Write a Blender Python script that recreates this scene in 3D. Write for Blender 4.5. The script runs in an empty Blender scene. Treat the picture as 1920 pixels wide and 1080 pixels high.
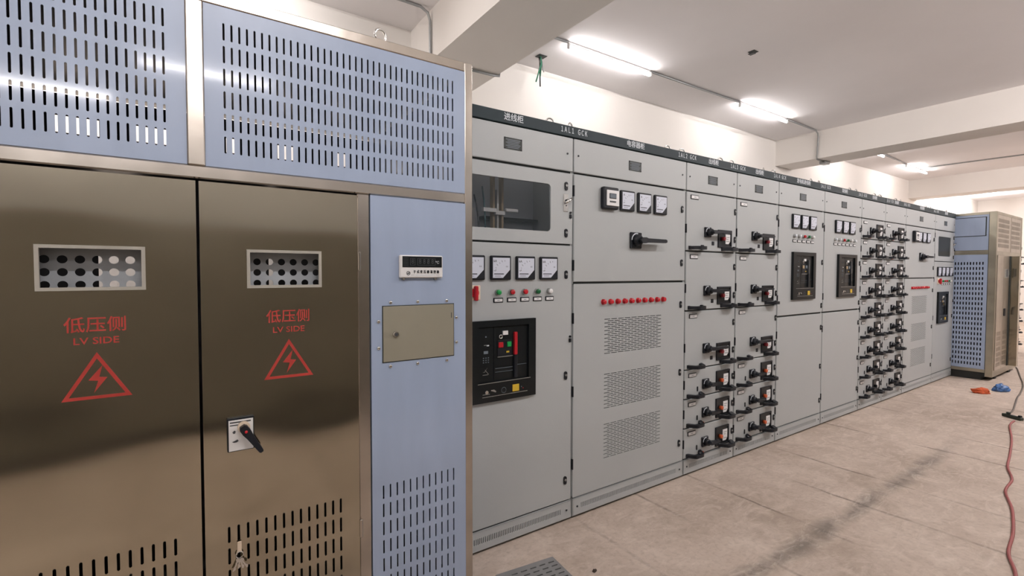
import bpy, math, random
from mathutils import Vector, Matrix, noise
random.seed(7)
scene = bpy.context.scene
COL = scene.collection
PI = math.pi

# ------------------------------------------------------------------ measures
D = 2.0173            # front plane of the switchgear row
X0 = 0.973            # left end of the switchgear row
CAB_X = [0, .8, 1.8, 2.4, 3.0, 3.8, 4.6, 5.2, 5.8, 6.8, 7.6]
DT = 1.727            # front plane of the near steel enclosure
ZC = 3.6              # ceiling
ZB = 3.18             # underside of the beams
YW = 4.2              # wall behind the row

# ------------------------------------------------------------------ materials
def srgb(r, g, b):
    f = lambda c: (c/255/12.92) if c/255 <= .04045 else ((c/255+.055)/1.055)**2.4
    return (f(r), f(g), f(b), 1)

def mat(name, col, rough=.5, metal=0., spec=.5, coat=0., noise_amt=0., noise_scale=6., bump=0., bump_scale=30.,
        stretch=(1, 1, 1), emit=None, emit_str=0., trans=0., alpha=1., coat_rough=.1, bump_dist=.02):
    m = bpy.data.materials.new(name); m.use_nodes = True
    nt = m.node_tree; b = nt.nodes['Principled BSDF']
    b.inputs['Base Color'].default_value = col if len(col) == 4 else (*col, 1)
    b.inputs['Roughness'].default_value = rough
    b.inputs['Metallic'].default_value = metal
    b.inputs['Specular IOR Level'].default_value = spec
    b.inputs['Coat Weight'].default_value = coat
    b.inputs['Coat Roughness'].default_value = coat_rough
    b.inputs['Transmission Weight'].default_value = trans
    b.inputs['Alpha'].default_value = alpha
    if emit:
        b.inputs['Emission Color'].default_value = (*emit[:3], 1)
        b.inputs['Emission Strength'].default_value = emit_str
    if noise_amt or bump:
        tc = nt.nodes.new('ShaderNodeTexCoord'); mp = nt.nodes.new('ShaderNodeMapping')
        mp.inputs['Scale'].default_value = stretch
        nt.links.new(tc.outputs['Object'], mp.inputs['Vector'])
    if noise_amt:
        n = nt.nodes.new('ShaderNodeTexNoise'); n.inputs['Scale'].default_value = noise_scale
        n.inputs['Detail'].default_value = 5
        nt.links.new(mp.outputs['Vector'], n.inputs['Vector'])
        hsv = nt.nodes.new('ShaderNodeHueSaturation'); hsv.inputs['Color'].default_value = col
        mr = nt.nodes.new('ShaderNodeMapRange')
        mr.inputs['From Min'].default_value = .3; mr.inputs['From Max'].default_value = .7
        mr.inputs['To Min'].default_value = 1-noise_amt; mr.inputs['To Max'].default_value = 1+noise_amt
        nt.links.new(n.outputs['Fac'], mr.inputs['Value'])
        nt.links.new(mr.outputs['Result'], hsv.inputs['Value'])
        nt.links.new(hsv.outputs['Color'], b.inputs['Base Color'])
    if bump:
        n2 = nt.nodes.new('ShaderNodeTexNoise'); n2.inputs['Scale'].default_value = bump_scale
        n2.inputs['Detail'].default_value = 2
        nt.links.new(mp.outputs['Vector'], n2.inputs['Vector'])
        bp = nt.nodes.new('ShaderNodeBump'); bp.inputs['Strength'].default_value = bump
        bp.inputs['Distance'].default_value = bump_dist
        nt.links.new(n2.outputs['Fac'], bp.inputs['Height'])
        nt.links.new(bp.outputs['Normal'], b.inputs['Normal'])
    return m

M = {}
M['wall'] = mat('white_plaster', (.80, .765, .725, 1), .9, noise_amt=.02, noise_scale=1.5, bump=.06, bump_scale=9)
M['ceiling'] = mat('ceiling_plaster', (.85, .825, .83, 1), .9, noise_amt=.03, noise_scale=.9, bump=.05, bump_scale=6)
M['grey'] = mat('light_grey_paint', (.425, .448, .452, 1), .42, spec=.4, noise_amt=.015, noise_scale=3, bump=.03, bump_scale=160)
M['dark'] = mat('dark_gap', (.018, .024, .022, 1), .6)
M['black'] = mat('black_plastic', (.008, .010, .014, 1), .42, spec=.3, noise_amt=.1)
M['blacksatin'] = mat('black_satin', (.006, .008, .009, 1), .3, spec=.3)
M['teal'] = mat('dark_teal_strip', (.015, .027, .032, 1), .5, spec=.2, noise_amt=.08, noise_scale=2)
M['white'] = mat('white_plastic', (.78, .78, .78, 1), .45, noise_amt=.02)
M['meterface'] = mat('meter_face', (.66, .70, .80, 1), .25)
M['letter'] = mat('white_lettering', (.62, .66, .70, 1), .5)
M['red'] = mat('red_plastic', (.42, .012, .02, 1), .3, emit=None)
M['redlamp'] = mat('red_lamp', (.50, .018, .028, 1), .2)
M['green'] = mat('green_lamp', (.015, .30, .07, 1), .25)
M['darkgreen'] = mat('dark_green_lamp', (.01, .12, .04, 1), .25)
M['yellow'] = mat('yellow_label', (.62, .42, .03, 1), .5)
M['orange'] = mat('orange_knob', (.55, .10, .03, 1), .4)
M['chrome'] = mat('chrome', (.72, .72, .70, 1), .18, metal=1)
M['zinc'] = mat('galvanised', (.50, .51, .50, 1), .38, metal=.9, noise_amt=.12, noise_scale=25)
M['plate'] = mat('guard_plate', (.62, .66, .70, 1), .45, metal=.1, noise_amt=.15, noise_scale=9)
M['cream'] = mat('cream_plastic', (.75, .62, .48, 1), .5)
M['redprint'] = mat('red_paint', (.38, .034, .026, 1), .5, noise_amt=.08, noise_scale=30)
M['film'] = mat('blue_film_sheet', (.335, .415, .565, 1), .34, spec=.55, coat=.6, coat_rough=.07, noise_amt=.05, noise_scale=3.5, stretch=(3, 1, .6), bump=.05, bump_scale=5)
M['frame_steel'] = mat('polished_frame_steel', (.54, .50, .45, 1), .24, metal=1, noise_amt=.12, noise_scale=7, bump=.06, bump_scale=8)
M['door_steel'] = mat('brushed_door_steel', (.48, .44, .35, 1), .12, metal=1, noise_amt=.06, noise_scale=3, stretch=(.55, 1, 1), bump=1., bump_scale=1.2, bump_dist=.05)
M['olive_steel'] = mat('olive_film_steel', (.40, .375, .30, 1), .3, metal=.85, noise_amt=.2, noise_scale=4)
M['far_steel'] = mat('film_steel_sheet', (.52, .48, .42, 1), .3, metal=.9, noise_amt=.12, noise_scale=5, bump=.15, bump_scale=4)
M['cover_steel'] = mat('brushed_cover_steel', (.36, .345, .275, 1), .42, metal=.45, noise_amt=.05, noise_scale=4)
M['acrylic'] = mat('pale_acrylic_frame', (.40, .385, .34, 1), .3)
M['inside'] = mat('enclosure_inside', (.05, .05, .055, 1), .7)
M['glass'] = mat('tinted_glass', (.05, .065, .075, 1), .04, spec=.6, alpha=.22)
M['clear'] = mat('clear_pane', (.02, .02, .02, 1), .03, spec=.5, alpha=.08)
M['compartment'] = mat('compartment_sheet', (.62, .66, .72, 1), .5)
M['lcd'] = mat('lcd', (.16, .19, .22, 1), .2)
M['digit'] = mat('unlit_digits', (.06, .065, .07, 1), .3)
M['tube'] = mat('lamp_tube', (.9, .9, .9, 1), .4, emit=(1.0, .955, .945), emit_str=58)
M['lampbody'] = mat('lamp_body', (.80, .80, .80, 1), .4)
M['conduit'] = mat('steel_conduit', (.34, .35, .35, 1), .4, metal=.5)
M['plinth'] = mat('dark_plinth', (.010, .011, .010, 1), .7)
M['partition'] = mat('dull_partition', (.15, .136, .108, 1), .8)  # added wall behind the camera; tone chosen for the door reflections
M['partition_top'] = mat('dull_partition_top', (.37, .365, .36, 1), .8)  # lighter upper part, so the door tops reflect brighter
for n_, c in dict(wire_yellow=(.45, .33, .05), wire_green=(.02, .18, .10), wire_teal=(.03, .10, .12), wire_black=(.01, .012, .015),
                  wire_red=(.28, .02, .03), wire_tan=(.36, .27, .16)).items():
    M[n_] = mat(n_, (*c, 1), .5)
M['pinkcable'] = mat('red_cable_sheath', (.30, .075, .07, 1), .55)
M['greycable'] = mat('grey_cable_sheath', (.10, .085, .07, 1), .6)
M['stripgreen'] = mat('dark_green_strip', (.016, .026, .018, 1), .5)
M['orangecloth'] = mat('orange_cloth', (.55, .10, .03, 1), .8, noise_amt=.25, noise_scale=40, bump=.4, bump_scale=60)
M['blueplastic'] = mat('blue_plastic', (.06, .15, .36, 1), .4, noise_amt=.4, noise_scale=18)
M['greyplastic'] = mat('grey_offcut', (.20, .20, .20, 1), .55, noise_amt=.1)
M['stone'] = mat('dark_stone', (.05, .035, .025, 1), .9)

def floor_material():
    m = bpy.data.materials.new('dusty_concrete'); m.use_nodes = True
    nt = m.node_tree; L = nt.links; N = nt.nodes
    b = N['Principled BSDF']; b.inputs['Roughness'].default_value = .62; b.inputs['Specular IOR Level'].default_value = .3
    tc = N.new('ShaderNodeTexCoord'); sep = N.new('ShaderNodeSeparateXYZ')
    L.new(tc.outputs['Object'], sep.inputs[0])
    def noise_(scale, detail=5, rough=.6, src=None, dist=0.):
        n = N.new('ShaderNodeTexNoise'); n.inputs['Scale'].default_value = scale; n.inputs['Detail'].default_value = detail
        n.inputs['Roughness'].default_value = rough; n.inputs['Distortion'].default_value = dist
        L.new(src or tc.outputs['Object'], n.inputs['Vector']); return n.outputs['Fac']
    def math_(op, a, c=None, d=None, clamp=False):
        n = N.new('ShaderNodeMath'); n.operation = op; n.use_clamp = clamp
        for i, v in enumerate((a, c, d)):
            if v is None: continue
            if isinstance(v, (int, float)): n.inputs[i].default_value = v
            else: L.new(v, n.inputs[i])
        return n.outputs[0]
    def ramp(v, a, c, lo=0., hi=1.):
        n = N.new('ShaderNodeMapRange'); n.clamp = True
        for k, x in (('From Min', a), ('From Max', c), ('To Min', lo), ('To Max', hi)): n.inputs[k].default_value = x
        L.new(v, n.inputs['Value']); return n.outputs['Result']
    def mix(f, a, c):
        n = N.new('ShaderNodeMix'); n.data_type = 'RGBA'
        if isinstance(f, (int, float)): n.inputs[0].default_value = f
        else: L.new(f, n.inputs[0])
        for i, v in ((6, a), (7, c)):
            if isinstance(v, tuple): n.inputs[i].default_value = v
            else: L.new(v, n.inputs[i])
        return n.outputs[2]
    big = noise_(1.1, 6, .6, dist=.6); mid = noise_(5, 6, .65, dist=.8); fine = noise_(38, 4, .6)
    col = mix(ramp(big, .35, .65), (.39, .315, .255, 1), (.56, .465, .39, 1))
    col = mix(math_('MULTIPLY', ramp(mid, .45, .72), .65), col, (.66, .56, .48, 1))
    col = mix(math_('MULTIPLY', ramp(fine, .48, .75), .45), col, (.30, .24, .19, 1))
    # scored joints across the aisle, one every 0.515 m
    wob = math_('MULTIPLY', math_('SUBTRACT', noise_(2.2, 3), .5), .05)
    xx = math_('ADD', sep.outputs[0], wob)
    fr = math_('FRACT', math_('DIVIDE', math_('SUBTRACT', xx, 1.80-.2575), .515))
    dist = math_('ABSOLUTE', math_('SUBTRACT', fr, .5))
    joint = math_('MULTIPLY', ramp(dist, .006, .03, 1, 0), ramp(noise_(1.7, 3), .42, .62))
    col = mix(math_('MULTIPLY', joint, .8), col, (.15, .115, .09, 1))
    # dirty wheel streak running along the aisle
    yw = math_('ADD', sep.outputs[1], math_('MULTIPLY', math_('SUBTRACT', noise_(1.3, 3), .5), .12))
    st = ramp(math_('ABSOLUTE', math_('SUBTRACT', yw, 1.17)), .01, .075, 1, 0)
    st = math_('MULTIPLY', st, ramp(noise_(3.4, 6, .75), .34, .56))
    st = math_('MULTIPLY', st, ramp(sep.outputs[0], 5.6, 4.4, 0, 1))
    col = mix(math_('MULTIPLY', st, .75), col, (.13, .115, .10, 1))
    # pale trowel smears
    mp = N.new('ShaderNodeMapping'); mp.inputs['Scale'].default_value = (1.1, 2.6, 1); mp.inputs['Rotation'].default_value = (0, 0, .35)
    L.new(tc.outputs['Object'], mp.inputs['Vector'])
    sm = noise_(4.0, 8, .74, src=mp.outputs['Vector'], dist=1.8)
    col = mix(math_('MULTIPLY', ramp(sm, .50, .66), .38), col, (.74, .64, .56, 1))
    L.new(col, b.inputs['Base Color'])
    bp = N.new('ShaderNodeBump'); bp.inputs['Strength'].default_value = .35; bp.inputs['Distance'].default_value = .01
    h = math_('ADD', math_('MULTIPLY', mid, .6), math_('MULTIPLY', sm, .8))
    h = math_('SUBTRACT', math_('ADD', h, math_('MULTIPLY', fine, .25)), math_('MULTIPLY', joint, .5))
    L.new(h, bp.inputs['Height']); L.new(bp.outputs['Normal'], b.inputs['Normal'])
    return m
M['floor'] = floor_material()

# ------------------------------------------------------------------ mesh helper
class G:
    def __init__(s):
        s.v = []; s.f = []; s.m = []; s.sm = []; s.mats = []
    def mi(s, m):
        m = M[m]
        if m not in s.mats: s.mats.append(m)
        return s.mats.index(m)
    def face(s, idx, m, smooth=False):
        s.f.append(tuple(idx)); s.m.append(s.mi(m)); s.sm.append(smooth)
    def add(s, vs):
        k = len(s.v); s.v.extend([tuple(p) for p in vs]); return k
    def box(s, x0, x1, y0, y1, z0, z1, m, b=0.):
        if b <= 0:
            k = s.add([(x, y, z) for z in (z0, z1) for y in (y0, y1) for x in (x0, x1)])
            for q in ((0, 2, 3, 1), (4, 5, 7, 6), (0, 1, 5, 4), (2, 6, 7, 3), (0, 4, 6, 2), (1, 3, 7, 5)):
                s.face([k+i for i in q], m)
            return s
        b = min(b, (x1-x0)*.45, (y1-y0)*.45, (z1-z0)*.45)
        lo, hi = (x0, y0, z0), (x1, y1, z1)
        ids = {}
        for c in [(i, j, l) for i in (0, 1) for j in (0, 1) for l in (0, 1)]:
            for ax in range(3):
                p = [0, 0, 0]
                for a in range(3):
                    base = hi[a] if c[a] else lo[a]
                    p[a] = base if a == ax else base + (-b if c[a] else b)
                ids[c, ax] = s.add([p])
        cen = Vector(((x0+x1)/2, (y0+y1)/2, (z0+z1)/2))
        def put(q):
            P = [Vector(s.v[i]) for i in q]
            n = (P[1]-P[0]).cross(P[2]-P[0])
            if n.dot(sum(P, Vector())/len(P)-cen) < 0: q = q[::-1]
            s.face(q, m)
        for ax in range(3):
            a, c = [i for i in range(3) if i != ax]
            for e in (0, 1):
                q = []
                for (u, w) in ((0, 0), (1, 0), (1, 1), (0, 1)):
                    k = [0, 0, 0]; k[ax] = e; k[a] = u; k[c] = w; q.append(ids[tuple(k), ax])
                put(q)
        for ax in range(3):
            a, c = [i for i in range(3) if i != ax]
            for u in (0, 1):
                for w in (0, 1):
                    k0 = [0, 0, 0]; k0[a] = u; k0[c] = w; k1 = list(k0); k1[ax] = 1
                    k0, k1 = tuple(k0), tuple(k1)
                    put([ids[k0, a], ids[k1, a], ids[k1, c], ids[k0, c]])
        for c in [(i, j, l) for i in (0, 1) for j in (0, 1) for l in (0, 1)]:
            put([ids[c, 0], ids[c, 1], ids[c, 2]])
        return s
    def prism(s, pts, y0, y1, m, axis='y'):
        # pts: outline (x,z) counter-clockwise seen from -y; extruded along y (or (x,y) outline along z)
        n = len(pts)
        T = (lambda p, t: (p[0], t, p[1])) if axis == 'y' else (lambda p, t: (p[0], p[1], t))
        a = s.add([T(p, y0) for p in pts]); c = s.add([T(p, y1) for p in pts])
        if axis == 'y':
            s.face([a+i for i in range(n)], m); s.face([c+i for i in range(n)][::-1], m)
            for i in range(n):
                j = (i+1) % n; s.face([a+i, c+i, c+j, a+j], m)
        else:
            s.face([a+i for i in range(n)][::-1], m); s.face([c+i for i in range(n)], m)
            for i in range(n):
                j = (i+1) % n; s.face([a+i, a+j, c+j, c+i], m)
        return s
    def cyl(s, cx, cz, r, y0, y1, m, n=20, r2=None, dome=0.):
        # along y; y0 is the front (towards -y)
        r2 = r if r2 is None else r2
        ring = lambda rr, y: s.add([(cx+rr*math.cos(2*PI*i/n), y, cz+rr*math.sin(2*PI*i/n)) for i in range(n)])
        a = ring(r2, y0); c = ring(r, y1)
        for i in range(n):
            j = (i+1) % n; s.face([a+i, c+i, c+j, a+j], m, True)
        if dome:
            prev = a
            for k in range(1, 4):
                t = k/4*PI/2
                nx = ring(r2*math.cos(t), y0-dome*math.sin(t))
                for i in range(n):
                    j = (i+1) % n; s.face([nx+i, prev+i, prev+j, nx+j], m, True)
                prev = nx
            s.face([prev+i for i in range(n)], m, True)
        else:
            s.face([a+i for i in range(n)], m)
        s.face([c+i for i in range(n)][::-1], m)
        return s
    def tube(s, pts, r, m, n=8, closed=False):
        pts = [Vector(p) for p in pts]; N = len(pts); rings = []
        up = Vector((0, 0, 1))
        for i, p in enumerate(pts):
            if closed: t = pts[(i+1) % N]-pts[i-1]
            else: t = pts[min(i+1, N-1)]-pts[max(i-1, 0)]
            t.normalize()
            a = t.cross(up)
            if a.length < .05: a = t.cross(Vector((0, 1, 0)))
            a.normalize(); b = a.cross(t)
            rr = r[i] if isinstance(r, (list, tuple)) else r
            rings.append(s.add([p+rr*(math.cos(2*PI*k/n)*a+math.sin(2*PI*k/n)*b) for k in range(n)]))
        for i in range(N if closed else N-1):
            A, B = rings[i], rings[(i+1) % N]
            for k in range(n):
                j = (k+1) % n; s.face([A+k, B+k, B+j, A+j], m, True)
        if not closed:
            s.face([rings[0]+k for k in range(n)], m); s.face([rings[-1]+k for k in range(n)][::-1], m)
        return s
    def ring(s, c, R, r, m, normal='y', n=20, k=8):
        pts = []
        for i in range(n):
            a = 2*PI*i/n
            d = {'y': (math.cos(a), 0, math.sin(a)), 'x': (0, math.cos(a), math.sin(a)), 'z': (math.cos(a), math.sin(a), 0)}[normal]
            pts.append((c[0]+R*d[0], c[1]+R*d[1], c[2]+R*d[2]))
        return s.tube(pts, r, m, k, True)
    def frame(s, x0, x1, z0, z1, hx0, hx1, hz0, hz1, y0, y1, m, rad=0., n=5):
        # plate with one rectangular (round-cornered) opening
        inner = []; outer = []
        for (cx, cz, a0, ox, oz) in ((hx1-rad, hz1-rad, 0, x1, z1), (hx0+rad, hz1-rad, 90, x0, z1), (hx0+rad, hz0+rad, 180, x0, z0), (hx1-rad, hz0+rad, 270, x1, z0)):
            for i in range(n+1):
                a = math.radians(a0+90*i/n)
                inner.append((cx+rad*math.cos(a), cz+rad*math.sin(a))); outer.append((ox, oz))
        N = len(inner)
        I0 = s.add([(p[0], y0, p[1]) for p in inner]); O0 = s.add([(p[0], y0, p[1]) for p in ((x1, z1), (x0, z1), (x0, z0), (x1, z0))])
        I1 = s.add([(p[0], y1, p[1]) for p in inner]); O1 = s.add([(p[0], y1, p[1]) for p in ((x1, z1), (x0, z1), (x0, z0), (x1, z0))])
        for i in range(N):
            j = (i+1) % N; ci = i//(n+1); cj = j//(n+1)
            if ci == cj:
                s.face([O0+ci, I0+j, I0+i][::1], m); s.face([O1+ci, I1+i, I1+j], m)
            else:
                s.face([O0+ci, O0+cj, I0+j, I0+i], m); s.face([O1+ci, I1+i, I1+j, O1+cj], m)
            s.face([I0+i, I0+j, I1+j, I1+i], m, rad > 0)
        for i in range(4):
            j = (i+1) % 4; s.face([O0+i, O1+i, O1+j, O0+j], m)
        return s
    def perf(s, x0, x1, z0, z1, rows, y, th, m, oct_=True):
        # sheet with holes: rows = [(zlo, zhi, [(cx, w, h, cz)])], sorted from low to high
        def quad(a, c, e, g):
            if c-a > 1e-6 and g-e > 1e-6:
                k = s.add([(a, y, e), (c, y, e), (c, y, g), (a, y, g)]); s.face([k, k+1, k+2, k+3], m)
        z = z0
        for (zl, zh, hs) in rows:
            quad(x0, x1, z, zl); z = zh
            ed = [x0]
            for i in range(len(hs)-1): ed.append((hs[i][0]+hs[i+1][0])/2)
            w0 = hs[0][1]; ed[0] = max(x0, hs[0][0]-w0*1.5); last = min(x1, hs[-1][0]+hs[-1][1]*1.5)
            ed.append(last)
            quad(x0, ed[0], zl, zh); quad(last, x1, zl, zh)
            for i, (cx, w, h, cz) in enumerate(hs):
                a, c = ed[i], ed[i+1]; q = min(w, h)*.35 if oct_ and min(w, h) < .03 else min(w, h)*.01
                l, r, b, t = cx-w/2, cx+w/2, cz-h/2, cz+h/2
                hp = [(l+q, b), (r-q, b), (r, b+q), (r, t-q), (r-q, t), (l+q, t), (l, t-q), (l, b+q)]
                k = s.add([(a, y, zl), (c, y, zl), (c, y, zh), (a, y, zh)]); o = s.add([(p[0], y, p[1]) for p in hp])
                for f in ((k, k+1, o+1, o), (k+1, k+2, o+3, o+2), (k+2, k+3, o+5, o+4), (k+3, k, o+7, o+6), (k+1, o+2, o+1), (k+2, o+4, o+3), (k+3, o+6, o+5), (k, o, o+7)):
                    s.face(f, m)
                o2 = s.add([(p[0], y+th, p[1]) for p in hp])
                for i2 in range(8):
                    j2 = (i2+1) % 8; s.face([o+i2, o+j2, o2+j2, o2+i2], m)
        quad(x0, x1, z, z1)
        return s
    def mesh(s, me, mtx, m):
        k = s.add([mtx @ v.co for v in me.vertices])
        for p in me.polygons: s.face([k+i for i in p.vertices], m)
        return s
    def done(s, name):
        me = bpy.data.meshes.new(name); me.from_pydata(s.v, [], s.f)
        for m_ in s.mats: me.materials.append(m_)
        for p, mi, sm in zip(me.polygons, s.m, s.sm): p.material_index = mi; p.use_smooth = sm
        me.update(); return me

_tc = {}
def text(body, size, extrude=.0006, spacing=1., bold=0.):
    key = (body, size, spacing, bold)
    if key in _tc: return _tc[key]
    cu = bpy.data.curves.new('text_outline', 'FONT'); cu.body = body; cu.size = size; cu.extrude = extrude; cu.resolution_u = 3
    cu.align_x = 'CENTER'; cu.align_y = 'CENTER'; cu.space_character = spacing; cu.offset = bold
    ob = bpy.data.objects.new('text_outline', cu); COL.objects.link(ob)
    dg = bpy.context.evaluated_depsgraph_get(); dg.update()
    me = bpy.data.meshes.new_from_object(ob.evaluated_get(dg))
    bpy.data.objects.remove(ob); bpy.data.curves.remove(cu)
    _tc[key] = me; return me
def put_text(g, body, size, cx, cz, y, m, sx=1., spacing=1., bold=0.):
    me = text(body, size, spacing=spacing, bold=bold)
    R = Matrix(((sx, 0, 0, cx), (0, 0, -1, y), (0, 1, 0, cz), (0, 0, 0, 1)))
    g.mesh(me, R, m)

def child(name, me, parent=None, loc=(0, 0, 0), rz=0., label=None):
    o = bpy.data.objects.new(name, me); COL.objects.link(o)
    o.location = loc; o.rotation_euler = (0, 0, rz)
    if parent is not None: o.parent = parent
    if label: o['label'] = label
    return o
def tag(o, label, cat, group=None):
    o['label'] = label; o['category'] = cat
    if group: o['group'] = group
    return o
def thing(name, loc, label, cat, group=None, rz=0.):
    o = bpy.data.objects.new(name, None); COL.objects.link(o); o.location = loc; o.rotation_euler = (0, 0, rz)
    o.empty_display_size = .1
    return tag(o, label, cat, group)
def struct(name, g):
    o = child(name, g.done(name)); o['kind'] = 'structure'; return o

# ------------------------------------------------------------------ the room
XL, XR, YF = -6.0, 20.0, -5.5
struct('floor', G().box(XL, XR, YF, YW, -.1, 0, 'floor'))
struct('ceiling', G().box(XL, XR, YF, YW, ZC, ZC+.1, 'ceiling'))
struct('wall_back', G().box(XL, XR, YW, YW+.15, -.1, ZC+.1, 'wall'))
struct('wall_front', G().box(XL, XR, YF-.15, YF, -.1, ZC+.1, 'wall'))
struct('wall_left', G().box(XL-.15, XL, YF, YW, -.1, ZC+.1, 'wall'))
struct('wall_right', G().box(XR, XR+.15, YF, YW, -.1, ZC+.1, 'wall'))
for x0, x1 in ((-4.55, -3.93), (1.72, 2.34), (8.13, 8.66), (14.2, 14.73)):
    struct('ceiling_beam', G().box(x0, x1, YF, YW, ZB, ZC, 'wall'))
pg = G().box(-4.5, 12, -1.25, -1.1, .16, 1.72, 'partition'); pg.box(-4.5, 1.2, -1.25, -1.1, 1.72, 2.5, 'partition_top'); pg.box(1.2, 12, -1.25, -1.1, 1.72, 3.0, 'partition_top'); pg.box(-4.5, 12, -1.24, -1.09, 0, .16, 'plinth')
struct('wall_partition', pg)  # unseen, added: stands for opposite cabinets in reflections, blocks the rear lamps

# ------------------------------------------------------------------ small shared pieces (front at y=0, towards -y)
def m_lock():
    g = G(); pts = []
    for i in range(16):
        a = 2*PI*i/16; pts.append((.0105*math.cos(a), .0105*math.sin(a)+(.0125 if math.sin(a) >= 0 else -.0125)))
    g.prism(pts, -.006, .001, 'black'); g.cyl(0, .003, .006, -.009, -.005, 'zinc', 12); g.box(-.0012, .0012, -.0098, -.0085, -.001, .007, 'black')
    return g.done('latch')
LOCK = m_lock()
def m_meter(unit):
    g = G(); h = .06
    g.box(-h, h, -.016, .001, -h, h, 'black', .004)
    g.prism([(-.05, -.05), (.009, -.05), (.05, -.01), (.05, .05), (-.05, .05)], -.0175, -.0155, 'meterface')
    g.box(-.043, .013, -.0182, -.0174, -.0325, -.0285, 'black')
    for i in range(7):
        a = math.radians(97+i*13.5); r0, r1 = .066, .072 + .004*(i % 2)
        c, s_ = math.cos(a), math.sin(a); ox, oz = .028, -.034
        p = [(ox+r0*c-.0008*s_, oz+r0*s_+.0008*c), (ox+r0*c+.0008*s_, oz+r0*s_-.0008*c), (ox+r1*c+.0008*s_, oz+r1*s_-.0008*c), (ox+r1*c-.0008*s_, oz+r1*s_+.0008*c)]
        g.prism(p[::-1], -.0181, -.0174, 'black')
    put_text(g, unit, .017, -.037, .033, -.0178, 'digit'); put_text(g, '1.5', .010, .031, .006, -.0178, 'digit'); put_text(g, '0', .009, -.034, -.012, -.0178, 'digit')
    g.box(-.04, -.004, -.0181, -.0174, -.0425, -.0405, 'digit')
    return g.done('meter')
METER_KA, METER_A = m_meter('kA'), m_meter('A')
def m_controller_meter():
    g = G(); g.box(-.064, .06, -.03, .001, -.063, .063, 'black', .006)
    g.box(-.044, .056, -.036, -.029, -.045, .045, 'white', .002)
    g.box(-.026, .03, -.039, -.035, -.004, .026, 'black', .003); g.box(-.022, .026, -.0395, -.038, .0, .022, 'lcd')
    for i in range(4): g.box(-.022+i*.013, -.012+i*.013, -.039, -.035, -.026, -.017, 'digit', .001)
    return g.done('power_factor_controller')
PFC = m_controller_meter()
def m_lamp(m):
    g = G(); g.cyl(0, 0, .0150, -.010, .001, 'zinc', 20); g.cyl(0, 0, .0128, -.021, -.009, m, 20, dome=.004)
    return g.done('indicator_lamp')
LAMP = {k: m_lamp(k) for k in ('redlamp', 'red', 'green', 'darkgreen', 'white', 'plate')}
LAMP_LABEL = dict(redlamp='red indicator lamp', red='dark red push button', green='green indicator lamp', darkgreen='dark green push button', white='white indicator lamp', plate='grey indicator lamp')
def m_redlamp():
    g = G(); g.cyl(0, 0, .0165, -.006, .001, 'redlamp', 20); g.cyl(0, 0, .014, -.018, -.005, 'redlamp', 20, dome=.006)
    return g.done('indicator_lamp')
REDBIG = m_redlamp()
def m_tagplate(w, h):
    g = G(); g.box(-w/2, w/2, -.004, .001, -h/2, h/2, 'black', .002); g.box(-w/2+.006, w/2-.006, -.0052, -.0035, -h/2+.005, h/2-.005, 'white')
    g.box(-w*.13, w*.13, -.0056, -.005, -h*.05, h*.05, 'lcd')
    return g.done('label_plate')
PLATE, TAGP = m_tagplate(.058, .024), m_tagplate(.088, .03)
def m_nameplate():
    g = G(); g.box(-.055, .055, -.002, .001, -.029, .029, 'dark')
    for i in range(6): g.box(-.045+.01*(i % 2), .045-.006*(i % 3), -.0026, -.0019, .017-i*.0078, .0205-i*.0078, 'lcd')
    for sx in (-1, 1):
        for sz in (-1, 1): g.cyl(sx*.05, sz*.025, .004, -.004, 0, 'black', 8)
    return g.done('nameplate')
NAMEP = m_nameplate()
SCREW = G().cyl(0, 0, .0055, -.003, .001, 'black', 10).done('screw')
BRIGHT_SCREW = G().cyl(0, 0, .0062, -.003, .001, 'chrome', 10, dome=.002).done('screw')
EYE = G().ring((0, 0, .026), .022, .0045, 'chrome').cyl(0, .001, .0001, -.001, .001, 'chrome', 4).box(-.008, .008, -.008, .008, -.002, .006, 'chrome', .002).done('lifting_eye')
HINGE = G().box(-.004, .004, -.006, .006, -.03, .03, 'black', .001).done('hinge')
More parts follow.
